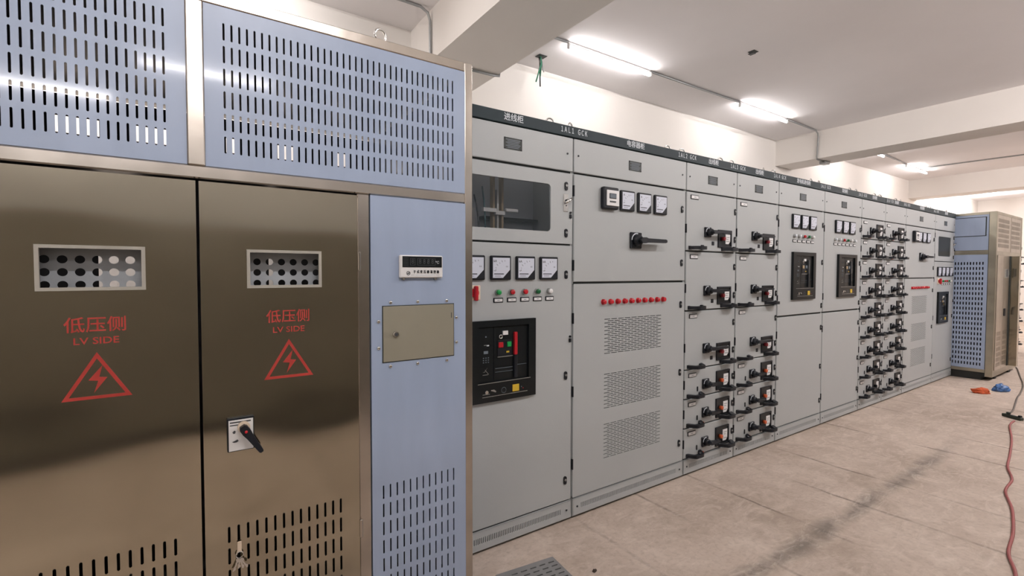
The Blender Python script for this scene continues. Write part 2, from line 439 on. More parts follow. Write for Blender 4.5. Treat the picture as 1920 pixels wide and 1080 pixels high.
def m_breaker(rd='red', gr='green', bar='red'):
    g = G(); W, H = .395, .403                       # origin at the lower left corner of the bezel
    g.frame(0, W, 0, H, .05, W-.045, .095, H-.03, -.020, .001, 'blacksatin')
    g.box(.05, W-.045, -.006, .0, .095, H-.03, 'black'); g.box(.05, .137, -.010, -.005, .1, H-.035, 'blacksatin'); g.box(.143, W-.05, -.0085, -.005, .1, H-.035, 'blacksatin')
    Y = -.0105
    g.box(.193, .223, Y-.006, -.005, .327, .347, 'white'); g.ring((.182, Y-.001, .319), .0085, .003, 'chrome')
    g.box(.163, .247, Y-.001, -.005, .222, .3, 'black'); g.box(.167, .195, Y-.007, -.005, .264, .291, rd, .002); g.box(.219, .244, Y-.007, -.005, .265, .291, gr, .002)
    g.box(.215, .232, Y-.003, -.005, .236, .244, 'yellow'); g.box(.163, .255, Y-.003, -.005, .216, .2195, 'zinc')
    g.box(.260, .278, Y-.012, -.005, .222, .338, bar, .002); g.box(.260, .278, Y-.010, -.005, .105, .222, 'black', .002)
    g.box(.15, .255, Y-.001, -.005, .160, .162, 'lcd'); g.box(.28, .34, Y-.001, -.005, .168, .17, 'lcd'); g.box(.15, .255, Y-.001, -.005, .142, .1435, 'lcd')
    g.cyl(.095, .324, .004, -.013, -.009, 'lcd', 10); g.box(.085, .1, -.0115, -.009, .281, .284, 'zinc'); g.box(.1, .113, -.0125, -.009, .277, .283, 'letter')
    g.box(.083, .108, -.0115, -.009, .24, .254, 'lcd')
    for i in range(3):
        for j in range(3): g.box(.079+i*.014, .085+i*.014, -.0115, -.009, .195+j*.011, .2+j*.011, 'lcd')
    for p in (((.078, .15), (.09, .15), (.104, .17), (.09, .152)), ((.078, .135), (.108, .135), (.108, .137), (.078, .137)), ((.09, .16), (.11, .137), (.112, .138), (.092, .161))):
        g.prism([(a, b_) for a, b_ in p], -.0112, -.009, 'zinc')
    g.box(.045, .36, -.0215, -.019, .0935, .0965, 'zinc')
    g.box(.07, .34, -.0215, -.019, .027, .0295, 'zinc')
    g.cyl(.093, .052, .009, -.026, -.019, 'chrome', 14); g.box(.072, .112, -.0212, -.019, .040, .043, 'zinc')
    g.prism([(.12, .055), (.13, .052), (.146, .045), (.15, .05), (.138, .06), (.12, .06)], -.0212, -.019, 'zinc')
    g.ring((.195, -.020, .05), .014, .0012, 'lcd', n=14, k=4); g.box(.247, .287, -.0225, -.019, .036, .071, 'yellow')
    g.cyl(.303, .054, .003, -.0212, -.019, 'lcd', 8); g.cyl(.313, .046, .003, -.0212, -.019, 'red', 8)
    return g.done('air_circuit_breaker')
BREAKER = m_breaker(); BREAKER_B = m_breaker('wire_tan', 'lcd', 'digit')
def m_handle(L, plate=.07, big=False):
    g = G(); p = plate/2
    g.box(-p, p, -.014, .001, -p, p, 'black', .004)
    g.cyl(0, .0, p*.78, -.042, -.013, 'black', 22, r2=p*.62)
    w = .016 if big else .011
    g.prism([(-.004, -w), (.03, -w*1.1), (.05, -w*.75), (L-.012, -w*.7), (L, -w*.4), (L, w*.4), (L-.012, w*.7), (.05, w*.75), (.03, w*1.1), (-.004, w), (-.018, 0)], -.066, -.040, 'black')
    for i in range(6):
        a = math.radians(75+i*17); b_ = math.radians(75+(i+1)*17)
        g.prism([(p*.80*math.cos(a), p*.80*math.sin(a)), (p*.94*math.cos(a), p*.94*math.sin(a)), (p*.94*math.cos(b_), p*.94*math.sin(b_)), (p*.80*math.cos(b_), p*.80*math.sin(b_))], -.0155, -.0138, 'letter')
    return g.done('operating_handle')
HANDLE_L, HANDLE_S, HANDLE_BIG = m_handle(.19), m_handle(.10), m_handle(.225, .098, True)
def m_pull(L=.165):
    g = G(); n = 12; out = []; inn = []
    for i in range(n+1):
        t = i/n; x = t*L; y = -.052*min(1, (math.sin(PI*t)*1.35)) - .006*math.sin(PI*t)
        out.append((x, y-.005)); inn.append((x*.80+L*.10, min(y+.020, -.0)))
    g.prism(out + inn[::-1], -.013, .009, 'black', axis='z')
    g.box(0, .02, -.010, .001, -.014, .011, 'black', .002); g.box(L-.02, L, -.010, .001, -.014, .011, 'black', .002)
    g.box(L*.5, L*.64, -.050, -.034, .008, .017, 'black', .003)
    return g.done('pull_handle')
PULL = m_pull()
def m_window(h, knob='orange'):
    g = G(); w = .165
    g.frame(0, w, 0, h, .012, w-.012, .012, h-.012, -.009, .001, 'black'); g.box(.012, w-.012, -.004, .0, .012, h-.012, 'blacksatin')
    g.cyl(.052, h*.50, .014, -.024, -.004, knob, 16, dome=.004)
    g.prism([(.09, .026), (.128, .026), (.147, .046), (.147, h-.03), (.09, h-.03)], -.006, -.0035, 'white')
    g.box(.097, .14, -.0064, -.0058, .043, .0465, 'digit'); g.box(.1, .138, -.0064, -.0058, h-.052, h-.049, 'digit'); g.box(.1, .125, -.0064, -.0058, h-.066, h-.063, 'digit')
    return g.done('breaker_window')
WIN_T, WIN_S, WIN_D = m_window(.125, 'wire_red'), m_window(.138), m_window(.138, 'black')
SOCKET = G().box(-.014, .014, -.004, .001, -.014, .014, 'black', .002).done('test_socket')
SLOTPIN = G().box(-.006, .006, -.005, .001, -.017, .017, 'black', .002).done('test_socket')
CLIP = G().box(-.01, .01, -.012, .001, -.006, .006, 'orange', .002).done('release_clip')
def m_switch():
    g = G(); g.box(-.036, .036, -.006, .001, -.036, .036, 'cream', .003); g.cyl(0, 0, .022, -.016, -.005, 'red', 18); g.box(-.010, .010, -.036, -.014, -.038, .034, 'red', .005)
    return g.done('rotary_switch')
ROTARY = m_switch()
def m_hasp():
    g = G(); g.box(-.0165, .0165, -.004, .001, -.048, .048, 'chrome', .0015); g.cyl(0, .012, .006, -.008, -.003, 'black', 10); g.cyl(.001, -.016, .004, -.0048, -.003, 'black', 8)
    g.tube([(-.012, -.008, -.004), (.006, -.016, .008), (.028, -.020, .022)], .007, 'chrome', 8)
    return g.done('hasp')
HASP = m_hasp()
STOP = G().cyl(0, .012, .006, -.008, .001, 'black', 10).box(-.008, .008, -.008, .001, -.02, .002, 'black', .003).done('door_stay')

# ------------------------------------------------------------------ switchgear cabinets
BASE_CACHE = {}
def base_mesh(w):
    k = round(w, 2)
    if k in BASE_CACHE: return BASE_CACHE[k]
    g = G(); a, b_ = .072, w-.085; n = int((b_-a)/.0105); hs = [(a+i*(b_-a)/(n-1), .0042, .030, .066) for i in range(n)]
    g.perf(.004, w-.004, .022, .114, [(.045, .087, hs)], 0, .003, 'grey')
    g.box(.004, w-.004, .0, .012, .018, .022, 'grey'); g.box(.004, w-.004, .0, .012, .110, .114, 'grey')
    g.box(.004, .010, .0, .012, .02, .114, 'grey'); g.box(w-.010, w-.004, .0, .012, .02, .114, 'grey')
    BASE_CACHE[k] = g.done('base_panel'); return BASE_CACHE[k]
def cabinet(i, w, label, x=None, y=D):
    x = X0+CAB_X[i] if x is None else x
    root = thing('switchgear_cabinet', (x+w/2, y+.5, 0), label, 'cabinet', 'grey switchgear cabinets in one row')
    root['w'] = w
    return root
def body(root, w, window=False):
    g = G(); d = 1.0
    g.box(.001, .012, .014, d, .02, 2.138, 'grey'); g.box(w-.012, w-.001, .014, d, .02, 2.138, 'grey')
    r0 = .40 if window else .014
    g.box(.012, w-.012, r0, d, 2.126, 2.138, 'grey'); g.box(.012, w-.012, d-.012, d, .02, 2.126, 'grey')
    if window:
        g.box(.001, w-.001, .035, .05, 2.138, 2.196, 'grey'); g.box(.001, w-.001, .4, d, 2.138, 2.196, 'grey'); g.box(.001, .012, .05, .4, 2.138, 2.196, 'grey'); g.box(w-.012, w-.001, .05, .4, 2.138, 2.196, 'grey')
    else: g.box(.001, w-.001, .035, d, 2.138, 2.196, 'grey')
    g.box(.001, w-.001, .03, d, 0, .02, 'dark')
    if window:
        g.box(.012, w-.012, .014, .4, .02, 1.56, 'dark'); g.box(.012, w-.012, .014, .03, 1.94, 2.138, 'dark')
        g.box(.012, .09, .014, .03, 1.56, 1.94, 'dark'); g.box(w-.09, w-.012, .014, .03, 1.56, 1.94, 'dark')
        g.box(.012, w-.012, .36, .4, 1.56, 2.126, 'compartment')
    else:
        g.box(.012, w-.012, .014, .4, .02, 2.126, 'dark')
    return child('body', g.done('body'), root, (-w/2, -.5, 0))
def P(root, name, g, label=None):
    me = g if isinstance(g, bpy.types.Mesh) else g.done(name)
    return child(name, me, root, (-root['w']/2, -.5, 0), label=label)
def S(part, name, me, x, z, y=0., label=None, rz=0.):
    return child(name, me, part, (x, y, z), rz, label)
def common(root, w, nameplate=True, eyes=True):
    tp = P(root, 'top_panel', G().box(.004, w-.004, 0, .012, 1.953, 2.136, 'grey', .003))
    if nameplate: S(tp, 'nameplate', NAMEP, w*.5-.005, 2.045, label='dark engraved nameplate')
    S(tp, 'screw', SCREW, .034, 2.045); S(tp, 'screw', SCREW, w-.045, 2.047)
    bp = P(root, 'base_panel', base_mesh(w)); S(bp, 'screw', SCREW, .04, .066); S(bp, 'screw', SCREW, w-.04, .066)
    if eyes:
        for x in (.035, w-.115):
            e = P(root, 'lifting_eye', EYE); e.location = (-w/2+x, -.5+.07, 2.196); e.rotation_euler[2] = random.uniform(-.5, .5)
def door(root, w, z0, z1, hinges=2):
    d = P(root, 'door', G().box(.005, w-.009, 0, .014, z0+.005, z1-.005, 'grey', .003))
    hh(d, z0, z1, hinges); return d
def hh(d, z0, z1, hinges=2):
    for k in range(hinges):
        S(d, 'hinge', HINGE, .0045, z0+(z1-z0)*(.16+.68*k/max(1, hinges-1)), .004)
def locks(d, x, zs):
    for z in zs: S(d, 'latch', LOCK, x, z)

def incomer(i, label, mirror_lamps=False):
    w = .8; r = cabinet(i, w, label); body(r, w, True); common(r, w)
    g = G().frame(.005, w-.009, 1.555, 1.94, .135, .641, 1.617, 1.870, 0, .014, 'grey', .022)
    ud = P(r, 'door', g); hh(ud, 1.555, 1.94)
    S(ud, 'window_pane', G().box(.13, .646, .004, .008, 1.612, 1.875, 'glass').done('window_pane'), 0, 0, 0, 'tinted glass pane with round corners')
    locks(ud, .745, (1.869, 1.613)); S(ud, 'hasp', HASP, .744, 1.779, label='chrome hasp with key lever'); S(ud, 'door_stay', STOP, .777, 1.715)
    # what shows behind the pane
    cols = ['wire_yellow', 'wire_black', 'wire_green', 'wire_teal', 'wire_teal', 'wire_red', 'wire_black', 'wire_teal', 'wire_yellow', 'wire_tan']
    xs = [.12, .145, .165, .19, .205, .235, .262, .285, .10, .08]
    for k, (c, x) in enumerate(zip(cols, xs)):
        tilt = random.uniform(-.05, .05); zt = random.uniform(1.78, 1.85)
        pts = [(x+.02*math.sin(t*2.2+k)+tilt*t, .10+.02*(k % 3)+.03*t, 1.565+(zt-1.565)*t) for t in (0, .25, .5, .75, 1)]
        P(r, 'cable', G().tube(pts, .0045, c, 6), c.replace('wire_', '')+' wire behind the pane')
    for k, x in enumerate((.375, .40, .43)):
        P(r, 'busbar', G().box(x, x+.012, .16, .19, 1.56, 1.93-.09*(k % 2), 'wire_tan' if k != 1 else 'zinc'))
    P(r, 'bracket', G().box(.30, .38, .13, .15, 1.715, 1.735, 'white').box(.38, .44, .14, .16, 1.705, 1.725, 'white').box(.44, .52, .13, .15, 1.722, 1.74, 'white', .004))
    P(r, 'mounting_plate', G().box(.02, .36, .33, .358, 1.58, 1.76, 'white').box(.40, .78, .30, .358, 1.70, 1.715, 'dark'), 'pale mounting plate behind the pane')
    ld = door(r, w, .118, 1.55, 3)
    for k in range(4): S(ld, 'meter', METER_KA if k else METER_A, .163+.1525*k, 1.42)
    for k, c in enumerate(('green', 'red', 'redlamp', 'darkgreen', 'white')):
        x = .302+.0815*k
        S(ld, 'indicator_lamp', LAMP[c], x, 1.298, label=LAMP_LABEL[c]); S(ld, 'label_plate', PLATE, x+.004, 1.258)
    S(ld, 'rotary_switch', ROTARY, .166, 1.298, label='red rotary switch on cream plate')
    S(ld, 'air_circuit_breaker', BREAKER if i == 0 else BREAKER_B, .133, .757, label='black framed breaker front with red and green buttons')
    locks(ld, .747, (1.385, .827, .239)); S(ld, 'door_stay', STOP, .777, 1.03)
    return r
def capacitor(i, label):
    w = 1.0; r = cabinet(i, w, label); body(r, w); common(r, w)
    ud = door(r, w, 1.34, 1.948)
    S(ud, 'power_factor_controller', PFC, .268, 1.829, label='black controller with white face and small screen')
    for k in range(3): S(ud, 'meter', METER_A, .421+.152*k, 1.828)
    S(ud, 'operating_handle', HANDLE_BIG, .50, 1.594, label='large black switch handle')
    locks(ud, .953, (1.818, 1.463))
    g = G(); rows = []
    for (a, b_) in ((.299, .499), (.597, .797), (.921, 1.123)):
        n = 19
        for k in range(n):
            cz = a+(b_-a)*k/(n-1); off = .028 if k % 2 else 0.
            hs = [(.27+off+j*.0575, .050, .0042, cz) for j in range(9 if not off else 8)]
            rows.append((cz-.0052, cz+.0052, hs))
    g.perf(.005, w-.009, .123, 1.333, rows, 0, .003, 'grey')
    for q in ((.005, .010, .123, 1.333), (w-.014, w-.009, .123, 1.333), (.005, w-.009, .123, .128), (.005, w-.009, 1.328, 1.333)): g.box(q[0], q[1], 0.0005, .013, q[2], q[3], 'grey')
    ld = P(r, 'vented_door', g, 'lower door with three slotted vents'); hh(ld, .12, 1.335, 3)
    for k in range(10): S(ld, 'indicator_lamp', REDBIG, .232+.0595*k, 1.226, label='red indicator lamp')
    locks(ld, .949, (1.185, .729, .248))
    return r
def drawer(r, w, z0, z1, tall, far_=False):
    d = P(r, 'drawer', G().box(.005, w-.009, 0, .014, z0+.0045, z1-.0045, 'grey', .003))
    S(d, 'label_plate', TAGP, .088, z1-.038 if tall else z1-.040)
    if tall:
        S(d, 'operating_handle', HANDLE_L, .235, z0+.135); S(d, 'breaker_window', WIN_T, .362, z0+.035)
        locks(d, .573, (z1-.105, z0+.095)); S(d, 'test_socket', SOCKET, .305, z0+.06)
    else:
        S(d, 'operating_handle', HANDLE_S, .235, z0+.085); S(d, 'breaker_window', WIN_D if far_ else WIN_S, .364, z0+.020)
        locks(d, .573, (z0+.098,)); S(d, 'test_socket', SLOTPIN, .148, z0+.058); S(d, 'release_clip', CLIP, .208, z0+.014)
    S(d, 'pull_handle', PULL, .028, z0+.024); S(d, 'pull_handle', PULL, .405, z0+.024)
    S(d, 'hinge', HINGE, .0045, (z0+z1)/2-.05 if tall else (z0+z1)/2, .004)
def feeder(i, label, rows, x=None, y=D, nameplate=True):
    w = .6; r = cabinet(i, w, label, x, y); body(r, w); common(r, w, nameplate)
    for z0, z1, t in rows: drawer(r, w, z0, z1, t, len(rows) > 6)
    return r
ROWS_A = [(1.545, 1.949, True), (1.138, 1.545, True), (.733, 1.138, True), (.532, .733, False), (.330, .532, False), (.120, .330, False)]
ROWS_B = [(.120+k*.2032, .120+(k+1)*.2032, False) for k in range(9)]
def generator(i, label, lamps):
    w = .8; r = cabinet(i, w, label); body(r, w); common(r, w)
    ud = door(r, w, 1.04, 1.948)
    for k in range(3): S(ud, 'meter', METER_A, .265+.150*k, 1.832)
    n = len(lamps)
    for k, c in enumerate(lamps):
        x = .255+.0785*k if n == 5 else .215+.083*k
        S(ud, 'indicator_lamp', LAMP[c], x, 1.710, label=LAMP_LABEL[c]); S(ud, 'label_plate', PLATE, x+.002, 1.668)
    S(ud, 'air_circuit_breaker', BREAKER_B, .217 if n == 5 else .27, 1.172, label='black framed breaker front')
    locks(ud, .766, (1.826, 1.493, 1.104))
    ld = door(r, w, .118, 1.036); locks(ld, .766, (.905, .552, .24))
    return r

incomer(0, 'grey cabinet with glazed wiring compartment, beside the near blue-panelled steel enclosure')
capacitor(1, 'wide grey cabinet under 1AL2 lettering, with three slotted vents and ten red lamps')
feeder(2, 'grey six-drawer cabinet directly beside the near wide vented cabinet', ROWS_A)
feeder(3, 'grey six-drawer cabinet next to the near cabinet with tall blank lower door', ROWS_A)
generator(4, 'grey cabinet with black breaker and five lamps, next to the six-drawer cabinets', ['plate', 'plate', 'redlamp', 'darkgreen', 'white'])
generator(5, 'grey cabinet with black breaker and six lamps, next to the nine-drawer cabinets', ['plate', 'plate', 'redlamp', 'darkgreen', 'white', 'plate'])
feeder(6, 'grey nine-drawer cabinet beside the cabinet with six lamps', ROWS_B, nameplate=False)
feeder(7, 'grey nine-drawer cabinet beside the far wide vented cabinet', ROWS_B, nameplate=False)
capacitor(8, 'far wide grey vented cabinet between the nine-drawer cabinet and the glazed end cabinet')
incomer(9, 'grey cabinet with dark glazed door at the end, against the far blue-sided enclosure')
far = feeder(0, 'grey drawer cabinet seen as a sliver past the far steel enclosure', ROWS_A, x=11.75, y=2.0)
far['group'] = 'grey drawer cabinets past the far enclosure'

def header(x0, x1, texts, label):
    r = thing('header_rail', ((x0+x1)/2, D+.012, 2.1405), label, 'header rail', 'dark header rails with white lettering')
    off = Vector((-(x0+x1)/2, -(D+.012), -2.1405))
    child('rail', G().box(x0, x1, D-.004, D+.03, 2.1405, 2.2, 'teal', .003).done('rail'), r, off)
    for t, cx, size, sx in texts:
        g = G(); put_text(g, t, size, cx, 2.172, D-.0045, 'letter', sx, bold=.0004)
        child('lettering', g.done('lettering'), r, off, label='white lettering reading '+''.join(chr(ord(c)-0xFEE0) if 0xFF00 < ord(c) < 0xFF5F else c for c in ' '.join(t.split())))
names = ['进线柜', '电容器柜', '出线柜', '出线柜', '发电机进线柜', '联络柜', '出线柜', '出线柜', '电容器柜', '进线柜']
wide = lambda t: ''.join(chr(ord(c)+0xFEE0) if c != ' ' else '   ' for c in t)
codes = [wide(c) for c in ('1AL1 GCK', '1AL2 GCK', '1AL3 GCK', '1AL4 GCK', '1AL5 GCK', '2AL5 GCK', '2AL4 GCK', '2AL3 GCK', '2AL2 GCK', '2AL1 GCK')]
T1_, T2_ = [], []
for k in range(10):
    w = CAB_X[k+1]-CAB_X[k]; cx = X0+CAB_X[k]+w*.5
    dst = T1_ if k < 7 else T2_
    if k in (6,): dst = T1_
    dst.append((names[k], cx-.005 if k != 0 else cx-.003, .040, 1.0))
    rx = X0+CAB_X[k+1]
    if k == 9: continue
    (T1_ if k < 6 else T2_).append((codes[k], rx if k != 6 else rx+.105, .0385, .66))
header(X0, X0+5.195, T1_, 'long dark teal header rail with white lettering above the nearer cabinets')
header(X0+5.2, X0+7.6, T2_, 'short dark teal header rail above the far nine-drawer and vented cabinets')

# ------------------------------------------------------------------ near steel enclosure (transformer housing)
T = thing('transformer_enclosure', (.025, DT+.62, 0), 'tall steel enclosure with red LV SIDE doors and blue slotted panels', 'enclosure', 'steel transformer enclosures')
OFF = Vector((-.025, -(DT+.62), 0))
def TP(name, g, label=None):
    me = g if isinstance(g, bpy.types.Mesh) else g.done(name)
    return child(name, me, T, OFF, label=label)
def TS(part, name, g, label=None):
    me = g if isinstance(g, bpy.types.Mesh) else g.done(name)
    return child(name, me, part, (0, 0, 0), label=label)
Y0 = DT; XA, XB = -.923, .971; ZT = 2.242; YB = 2.98
for (a, b_) in ((XA, XA+.036), (XB-.036, XB)):
    TP('corner_post', G().box(a, b_, Y0, Y0+.05, 0, ZT, 'frame_steel', .003))
    TP('rear_post', G().box(a, b_, YB-.04, YB, 0, ZT, 'frame_steel'))
TP('top_rail', G().box(XA+.037, XB-.037, Y0-.0, Y0+.05, 2.206, ZT, 'frame_steel', .003))
TP('middle_rail', G().box(XA+.037, XB-.037, Y0-.002, Y0+.05, 1.677, 1.716, 'frame_steel', .004))
TP('centre_post', G().box(.003, .047, Y0-.004, Y0+.05, 1.716, 2.206, 'frame_steel', .003))
for (a, b_) in ((.501, .545), (-.495, -.451)):
    TP('door_post', G().box(a, b_, Y0, Y0+.05, 0, 1.677, 'frame_steel', .003))
TP('roof', G().box(XA+.002, XB-.002, Y0+.05, YB, ZT-.03, ZT-.004, 'far_steel'))
TP('base', G().box(XA, XB, Y0+.03, YB, 0, .06, 'plinth'))
TP('end_panel', G().box(XB-.03, XB-.003, Y0+.051, YB-.042, .06, 2.2, 'film')); TP('end_panel', G().box(XA+.003, XA+.03, Y0+.051, YB-.042, .06, 2.2, 'film'))
sc_ = YB/DT
rows = [(1.30, 1.52, [(-.275, .15, .19, 1.41), (.385, .035, .19, 1.41)]),
        (2.02, 2.11, [(-.42, .17, .075, 2.065), (-.143, .14, .075, 2.065), (.197, .045, .075, 2.065), (.465, .09, .075, 2.065), (.763, .09, .075, 2.065)])]
bk = G().perf(XA+.03, XB-.03, .06, 2.2, rows, YB-.03, .003, 'inside', oct_=False)
TP('rear_panel', bk)
NS = 38
def vent(a, b_, xs):
    g = G(); rws = []
    for k in range(6):
        cz = 1.7875+k*.0687; rws.append((cz-.034, cz+.034, [(x, .0058, .052, cz) for x in xs]))
    g.perf(a, b_, 1.717, 2.205, rws, Y0+.002, .002, 'film')
    return g
TP('vent_panel', vent(.048, .936, [.1005+.0211*k for k in range(NS)]), 'blue slotted sheet above the right door')
TP('vent_panel', vent(-.886, .002, [-.8312+.0211*k for k in range(NS)]), 'blue slotted sheet above the left door')
def warning(g_part, cx, zoff=0.):
    g = G(); y = Y0-.0105
    put_text(g, '低压侧', .0445, cx, 1.249, y, 'redprint', bold=.0004)
    put_text(g, 'LV SIDE', .0262, cx, 1.207, y, 'redprint', 1.12, bold=.0003)
    TS(g_part, 'warning_lettering', g, 'red lettering reading LV SIDE')
    g = G(); A, B, C_ = (cx, 1.176), (cx-.0745, 1.048), (cx+.0745, 1.048)
    cen = (cx, (1.176+1.048*2)/3); k = .80
    O = [B, C_, A]; I = [(cen[0]+(p[0]-cen[0])*k, cen[1]+(p[1]-cen[1])*k) for p in O]
    for i in range(3):
        j = (i+1) % 3; g.prism([O[i], O[j], I[j], I[i]], y-.0006, y+.001, 'redprint')
    bolt = [(.011, .046), (-.019, .007), (.0015, .004), (-.008, -.029), (.021, .012), (.004, .0145)]
    g.prism([(cx+p[0], 1.093+p[1]) for p in bolt], y-.0006, y+.001, 'redprint')
    TS(g_part, 'warning_sign', g, 'red triangle with lightning bolt')
def steel_door(x0, x1, xs, ztop, wx0, wx1, wcx, hinge_x, flip):
    g = G(); rws = []
    for k in range(7):
        cz = ztop-.0255-.0685*(6-k); rws.append((cz-.034, cz+.034, [(x, .0072, .051, cz) for x in xs]))
    zl, zh = 1.345, 1.467
    YD = Y0-.010
    rws.append((zl-.002, zh+.002, [((wx0+wx1)/2, wx1-wx0-.012, zh-zl-.012, (zl+zh)/2)]))
    # hole rows first, then the inspection opening
    g.perf(x0, x1, .10, 1.668, rws, YD, .003, 'door_steel', oct_=True)
    for q in ((x0, x0+.004, .10, 1.668), (x1-.004, x1, .10, 1.668), (x0, x1, .10, .104), (x0, x1, 1.664, 1.668)):
        g.box(q[0], q[1], YD+.0004, Y0+.02, q[2], q[3], 'frame_steel')
    d = TP('steel_door', g)
    TS(d, 'window_frame', G().frame(wx0, wx1, zl, zh, wx0+.009, wx1-.009, zl+.009, zh-.009, YD-.006, YD+.004, 'acrylic'), 'clear edged frame of the inspection window')
    TS(d, 'window_pane', G().box(wx0+.006, wx1-.006, YD-.001, YD+.001, zl+.006, zh-.006, 'clear'))
    hs = []; p = .0366; cx = wcx
    rws2 = []
    for k in range(3):
        cz = 1.3595+.0352*k; rws2.append((cz-.0176, cz+.0176, [(cx+(i-2.5)*p, .0225, .0215, cz) for i in range(7)]))
    gg = G()
    # round holes in the guard
    xs_ = [cx+(i-3)*p for i in range(8)]
    for k in range(3):
        cz = 1.3595+.0352*k
        for x in xs_:
            round_cell(gg, x-p/2, x+p/2, cz-.0176, cz+.0176, x, cz, .0112, Y0+.05, 'plate')
    gg.box(xs_[0]-p/2, xs_[-1]+p/2, Y0+.05, Y0+.052, 1.3595+.0704+.0176, 1.49, 'plate'); gg.box(xs_[0]-p/2, xs_[-1]+p/2, Y0+.05, Y0+.052, 1.32, 1.3595-.0176, 'plate')
    TS(d, 'perforated_guard', gg, 'grey guard plate with round holes behind the window')
    for z in (1.435, .47): TS(d, 'hinge', G().box(hinge_x-.005, hinge_x+.005, YD-.006, YD+.004, z-.033, z+.033, 'frame_steel', .002))
    return d
def round_cell(g, x0, x1, z0, z1, cx, cz, r, y, m):
    n = 16; o = g.add([(cx+r*math.cos(2*PI*i/n), y, cz+r*math.sin(2*PI*i/n)) for i in range(n)])
    rim = []
    for i in range(n):
        a = 2*PI*i/n; c, s_ = math.cos(a), math.sin(a)
        t = min((x1-cx)/abs(c) if abs(c) > 1e-6 else 9, (z1-cz)/abs(s_) if abs(s_) > 1e-6 else 9)
        rim.append((cx+t*c, y, cz+t*s_))
    k = g.add(rim); o2 = g.add([(cx+r*math.cos(2*PI*i/n), y+.002, cz+r*math.sin(2*PI*i/n)) for i in range(n)])
    for i in range(n):
        j = (i+1) % n; g.face([o+i, k+i, k+j, o+j], m); g.face([o+j, o2+j, o2+i, o+i], m)
    cor = g.add([(x0, y, z0), (x1, y, z0), (x1, y, z1), (x0, y, z1)])
    def near(a): return int(round(a/(2*PI/n))) % n
    # the corner gaps
    for q, ang in ((2, 45), (3, 135), (0, 225), (1, 315)):
        a0 = math.radians(ang); lo = int(math.floor(a0/(2*PI/n)-1e-6)); hi = lo+1
        if abs(a0/(2*PI/n)-round(a0/(2*PI/n))) < 1e-6:
            mid = int(round(a0/(2*PI/n))); g.face([k+(mid-1) % n, cor+q, k+mid % n], m); g.face([k+mid % n, cor+q, k+(mid+1) % n], m)
        else: g.face([k+lo % n, cor+q, k+hi % n], m)
dR = steel_door(.029, .498, [.092+.02615*k for k in range(14)], .598, .152, .375, .2605, .503, 1)
dL = steel_door(-.448, .021, [-.3885+.0264*k for k in range(14)], .604, -.330, -.1015, -.2135, -.452, -1)
warning(dR, .271); warning(dL, -.212)
YD = Y0-.010
g = G().box(.0905, .1645, YD-.012, YD, .836, .941, 'black', .002).box(.0945, .1615, YD-.0135, YD-.011, .839, .935, 'white')
g.box(.098, .155, YD-.0141, YD-.013, .926, .930, 'digit'); g.box(.098, .135, YD-.0141, YD-.013, .918, .921, 'digit')
g.cyl(.109, .8965, .004, -1, -.999, 'digit', 8)
g.prism([(.104, .898), (.110, .903), (.114, .900), (.108, .895)], YD-.0141, YD-.013, 'digit')
g.prism([(.103, .868), (.112, .871), (.118, .874), (.121, .869), (.116, .865), (.108, .865)], YD-.0141, YD-.013, 'digit')
g.v = [(a, (YD-.0138 if b_ == -1 else YD-.013 if b_ == -.999 else b_), c) for a, b_, c in g.v]
TS(dR, 'switch_plate', g, 'white plate with printed symbols')
g = G(); g.cyl(.135, .9125, .017, YD-.030, YD-.012, 'cream', 20)
c0 = Vector((.135, .910)); c1 = Vector((.180, .835)); dv = (c1-c0).normalized(); nv = Vector((-dv.y, dv.x))
pts = []
for t, w_ in ((-.012, .007), (-.004, .012), (.012, .0125), (.03, .010), (.088, .0065), (.092, .004)):
    pts.append((c0+dv*t, w_))
lo = [tuple(p-nv*w_) for p, w_ in pts]; up = [tuple(p+nv*w_) for p, w_ in pts]
poly = lo+up[::-1]
ar = sum(poly[i][0]*poly[(i+1) % len(poly)][1]-poly[(i+1) % len(poly)][0]*poly[i][1] for i in range(len(poly)))
if ar < 0: poly = poly[::-1]
g.prism(poly, YD-.048, YD-.028, 'black'); q = c0+dv*.008
g.cyl(q.x, q.y, .0042, YD-.051, YD-.047, 'redlamp', 12, dome=.001)
TS(dR, 'switch_lever', g, 'black lever with red dot')
# blue side panels
def blue(x0, x1, xs):
    g = G(); rws = []
    for k in range(7):
        cz = .602-.0255-.0690*(6-k); rws.append((cz-.0345, cz+.0345, [(x, .0056, .051, cz) for x in xs]))
    g.perf(x0, x1, .08, 1.675, rws, Y0-.003, .002, 'film')
    for q in ((x0, x0+.003, .08, 1.675), (x1-.003, x1, .08, 1.675), (x0, x1, 1.672, 1.675)): g.box(q[0], q[1], Y0-.0026, Y0+.02, q[2], q[3], 'film')
    return g
bR = TP('side_panel', blue(.547, .9355, [.589+.02645*k for k in range(12)]), 'blue sheet panel with temperature controller')
TP('side_panel', blue(-.885, -.497, [-.83+.02645*k for k in range(12)]))
YP = Y0-.003
g = G().box(.651, .827, YP-.016, YP, 1.375, 1.461, 'white', .004).box(.661, .8215, YP-.0175, YP-.0155, 1.4155, 1.4565, 'blacksatin')
def seg(g, x, z, w, h, m, y):
    t = .0016
    for (a, b_, c, e) in ((x, x+w, z, z+t), (x, x+w, z+h-t, z+h), (x, x+t, z, z+h), (x+w-t, x+w, z, z+h)): g.box(a, b_, y-.0006, y+.0004, c, e, m)
seg(g, .691, 1.4225, .020, .027, 'digit', YP-.0175); seg(g, .720, 1.4225, .074, .027, 'digit', YP-.0175)
put_text(g, '8', .026, .701, 1.4365, YP-.0178, 'digit', .8)
for k in range(4): put_text(g, '8', .026, .731+k*.017, 1.4365, YP-.0178, 'digit', .8)
put_text(g, '℃', .014, .802, 1.434, YP-.0178, 'plate')
